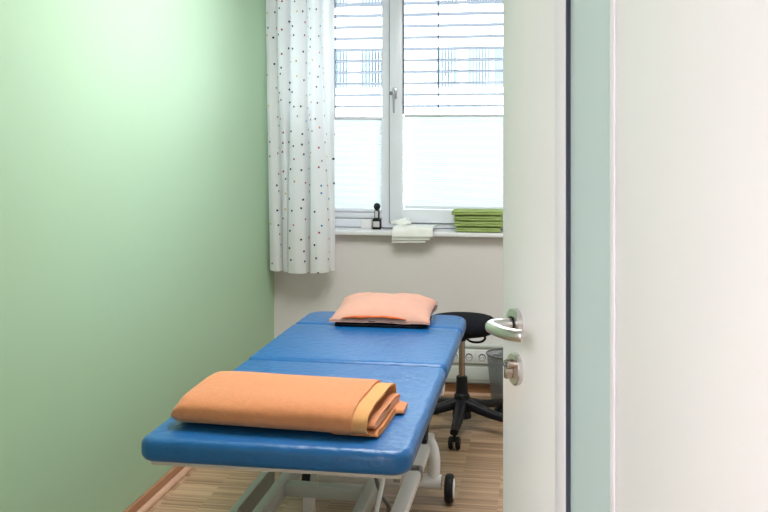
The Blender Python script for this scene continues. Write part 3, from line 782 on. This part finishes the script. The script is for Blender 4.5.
for k in range(5):
    a = math.radians(-92 + 72 * k); d = Vector((math.cos(a), math.sin(a), 0))
    p0 = SC + d * 0.03 + Vector((0, 0, 0.125)); p1 = SC + d * 0.305 + Vector((0, 0, 0.074))
    s = MB(); n_ = 8; side = Vector((-d.y, d.x, 0)); R = []
    for i in range(n_ + 1):
        t = i / n_; c = p0.lerp(p1, t) + Vector((0, 0, -0.010 * math.sin(t * PI) + 0.006)); w = 0.027 * (1 - t) + 0.018 * t; h = 0.026 * (1 - t) + 0.013 * t
        R.append([s.bm.verts.new(c + side * (w * math.copysign(abs(math.cos(b2)) ** 0.6, math.cos(b2))) + Vector((0, 0, h * math.copysign(abs(math.sin(b2)) ** 0.6, math.sin(b2))))) for b2 in [2 * PI * j / 16 for j in range(16)]])
    for A, B in zip(R, R[1:]):
        for j in range(16): s.bm.faces.new((A[j], A[(j + 1) % 16], B[(j + 1) % 16], B[j]))
    s.bm.faces.new(R[0][::-1]); s.bm.faces.new(R[-1])
    lg = s.build('base_leg', M['black'], st, angle=50)
    cpos = SC + d * 0.29
    cs = MB(); cs.tube([cpos + Vector((0, 0, 0.085)), cpos + Vector((0, 0, 0.05))], 0.008, 12)
    hood = [cpos + Vector((0, 0, 0.062)) + d * 0.0]
    wa = side if k % 2 == 0 else (side * 0.8 + d * 0.6).normalized()
    hd_ = wa.cross(Vector((0, 0, 1)))
    cs.bar(cpos - hd_ * 0.018 + Vector((0, 0, 0.048)), cpos + hd_ * 0.018 + Vector((0, 0, 0.048)), 0.016, 0.022, 0.004)
    co = cs.build('castor_fork', M['black'], lg)
    wh = MB(); rot = Vector((1, 0, 0)).rotation_difference(wa).to_matrix().to_4x4()
    for sg in (-1, 1):
        t_ = MB(); t_.lathe([(0.008, -0.008), (0.024, -0.010), (0.028, -0.006), (0.028, 0.006), (0.024, 0.010), (0.008, 0.008)], (0, 0, 0), 'X', 24)
        m4 = Matrix.Translation(cpos + Vector((0, 0, 0.0285)) + wa * 0.016 * sg) @ rot
        wh.join(t_.bm, m4)
    wh.build('castor_wheel', M['black'], lg)

# ------------------------------------------------------------------ wastebasket
WBc = Vector((-0.152, 4.965, 0))
wbk = thing('wastebasket', WBc, 'grey wire mesh wastebasket on the floor behind the stool', 'wastebasket')
s = MB(); n = 56; rings = []; hs = [0.004 + 0.276 * i / 12 for i in range(13)]
uvl = s.bm.loops.layers.uv.new('UVMap')
for h in hs:
    r = 0.096 + (0.124 - 0.096) * (h / 0.28)
    rings.append([s.bm.verts.new(WBc + Vector((r * math.cos(2 * PI * k / n), r * math.sin(2 * PI * k / n), h))) for k in range(n)])
for i in range(12):
    for k in range(n):
        fc = s.bm.faces.new((rings[i][k], rings[i][(k + 1) % n], rings[i + 1][(k + 1) % n], rings[i + 1][k]))
        for lp, (kk, ii) in zip(fc.loops, ((k, i), (k + 1, i), (k + 1, i + 1), (k, i + 1))): lp[uvl].uv = (kk * 0.72 / n, hs[ii])
s.build('mesh_body', M['wire'], wbk, angle=80, fix=False)
MB().lathe([(0.02, 0.0), (0.095, 0.0), (0.099, 0.004), (0.098, 0.012), (0.093, 0.012), (0.02, 0.006)], WBc, n=48).build('bottom_plate', M['dark_steel'], wbk)
ring = [WBc + Vector((0.125 * math.cos(2 * PI * k / 48), 0.125 * math.sin(2 * PI * k / 48), 0.281)) for k in range(49)]
MB().tube(ring, 0.0045, 10, cap=False).build('rim', M['dark_steel'], wbk)

# ------------------------------------------------------------------ the open door (local frame: x from hinge to latch, +y = face towards the table)
DL, DT, DH = 0.86, 0.042, 2.04
door = thing('door_1', (0.293, 0.818, 0.006), 'white open door with narrow frosted glass strip and steel handle', 'door', rz=math.radians(114.4), kind='structure')
GX0, GX1 = DL - 0.374, DL - 0.243
GZ0, GZ1 = 0.16, 1.92
lf = MB()
lf.box(0, GX0, -DT, 0, 0, DH, 0.002); lf.box(GX1, DL, -DT, 0, 0, DH, 0.002)
lf.box(GX0 - 0.002, GX1 + 0.002, -DT, 0, 0, GZ0); lf.box(GX0 - 0.002, GX1 + 0.002, -DT, 0, GZ1, DH)
lf.build('door_leaf', M['door_paint'], door, local=True)
for nm, (a, b_) in {'o': (GX1, GX1 + 0.034), 'i': (GX0 - 0.012, GX0)}.items():
    for yy in ((0, 0.003), (-DT - 0.003, -DT)):
        MB().box(a, b_, yy[0], yy[1], GZ0 - 0.03, GZ1 + 0.03, 0.001).build('glazing_bead', M['door_trim'], door, local=True)
for z0, z1 in ((GZ0 - 0.03, GZ0), (GZ1, GZ1 + 0.03)):
    MB().box(GX0, GX1, 0, 0.003, z0, z1, 0.001).build('glazing_bead', M['door_trim'], door, local=True)
MB().box(GX0, GX1, -0.013, -0.0045, GZ0, GZ1).build('frosted_glass', M['frosted'], door, local=True, smooth=False)
gs = MB(); gs.box(GX1 - 0.0035, GX1 + 0.0005, -0.006, 0.0015, GZ0, GZ1)
gs.build('glass_seal', M['seal'], door, local=True, smooth=False)
HX = DL - 0.062; HZ = 1.101 - 0.006; LZ = 1.028 - 0.006
h_ = MB(); h_.lathe([(0.020, 0.0), (0.0262, 0.0), (0.0265, 0.0075), (0.0245, 0.0095), (0.012, 0.0095)], (HX, 0, HZ), 'Y', 40)
ho = h_.build('door_handle', M['steel'], door, local=True, angle=40)
path = [(HX, 0.010, HZ), (HX, 0.032, HZ), (HX - 0.0015, 0.041, HZ), (HX - 0.010, 0.049, HZ), (HX - 0.024, 0.052, HZ), (HX - 0.050, 0.050, HZ), (HX - 0.072, 0.044, HZ), (HX - 0.088, 0.034, HZ), (HX - 0.092, 0.030, HZ)]
MB().tube(catmull(path, 6), 0.0098, 20).build('lever', M['steel'], ho, local=True, angle=60)
MB().lathe([(0.0125, 0.0095), (0.0125, 0.0118)], (HX, 0, HZ), 'Y', 24).build('lever_collar', M['black'], ho, local=True)
l_ = MB(); l_.lathe([(0.020, 0.0), (0.0262, 0.0), (0.0265, 0.0065), (0.0245, 0.0085), (0.012, 0.0085)], (HX, 0, LZ), 'Y', 40)
lo_ = l_.build('lock_rosette', M['steel'], door, local=True, angle=40)
MB().lathe([(0.0085, 0.008), (0.0085, 0.020), (0.0075, 0.021)], (HX, 0, LZ + 0.008), 'Y', 24).box(HX - 0.005, HX + 0.005, 0.008, 0.0225, LZ - 0.015, LZ + 0.006, 0.003).build('lock_cylinder', M['chrome'], lo_, local=True)
MB().lathe([(0.003, 0.020), (0.005, 0.0215), (0.003, 0.0235)], (HX, 0, LZ + 0.008), 'Y', 16).build('thumb_pin', M['dark_steel'], lo_, local=True)
for z in (0.25, 1.0, 1.80):
    MB().lathe([(0.0065, -0.045), (0.008, -0.042), (0.008, 0.042), (0.0065, 0.045)], (-0.004, 0.006, z), 'Z', 16).build('hinge', M['steel'], door, local=True)

# ------------------------------------------------------------------ ceiling luminaires
names = ['square white ceiling lamp inside the room', 'square white ceiling lamp in the corridor']
for (p, e, lc), lb in zip(LAMPS, names):
    r = thing('ceiling_lamp', (p[0], p[1], ZC), lb, 'lamp', 'white ceiling lamps')
    MB().box(p[0] - 0.6, p[0] + 0.6, p[1] - 0.6, p[1] + 0.6, p[2] - 0.06, ZC - 0.0, 0.004).build('housing', M['frame_white'], r)
    MB().box(p[0] - 0.575, p[0] + 0.575, p[1] - 0.575, p[1] + 0.575, p[2] - 0.066, p[2] - 0.0595).build('diffuser', M['lamp_glow'], r, smooth=False)
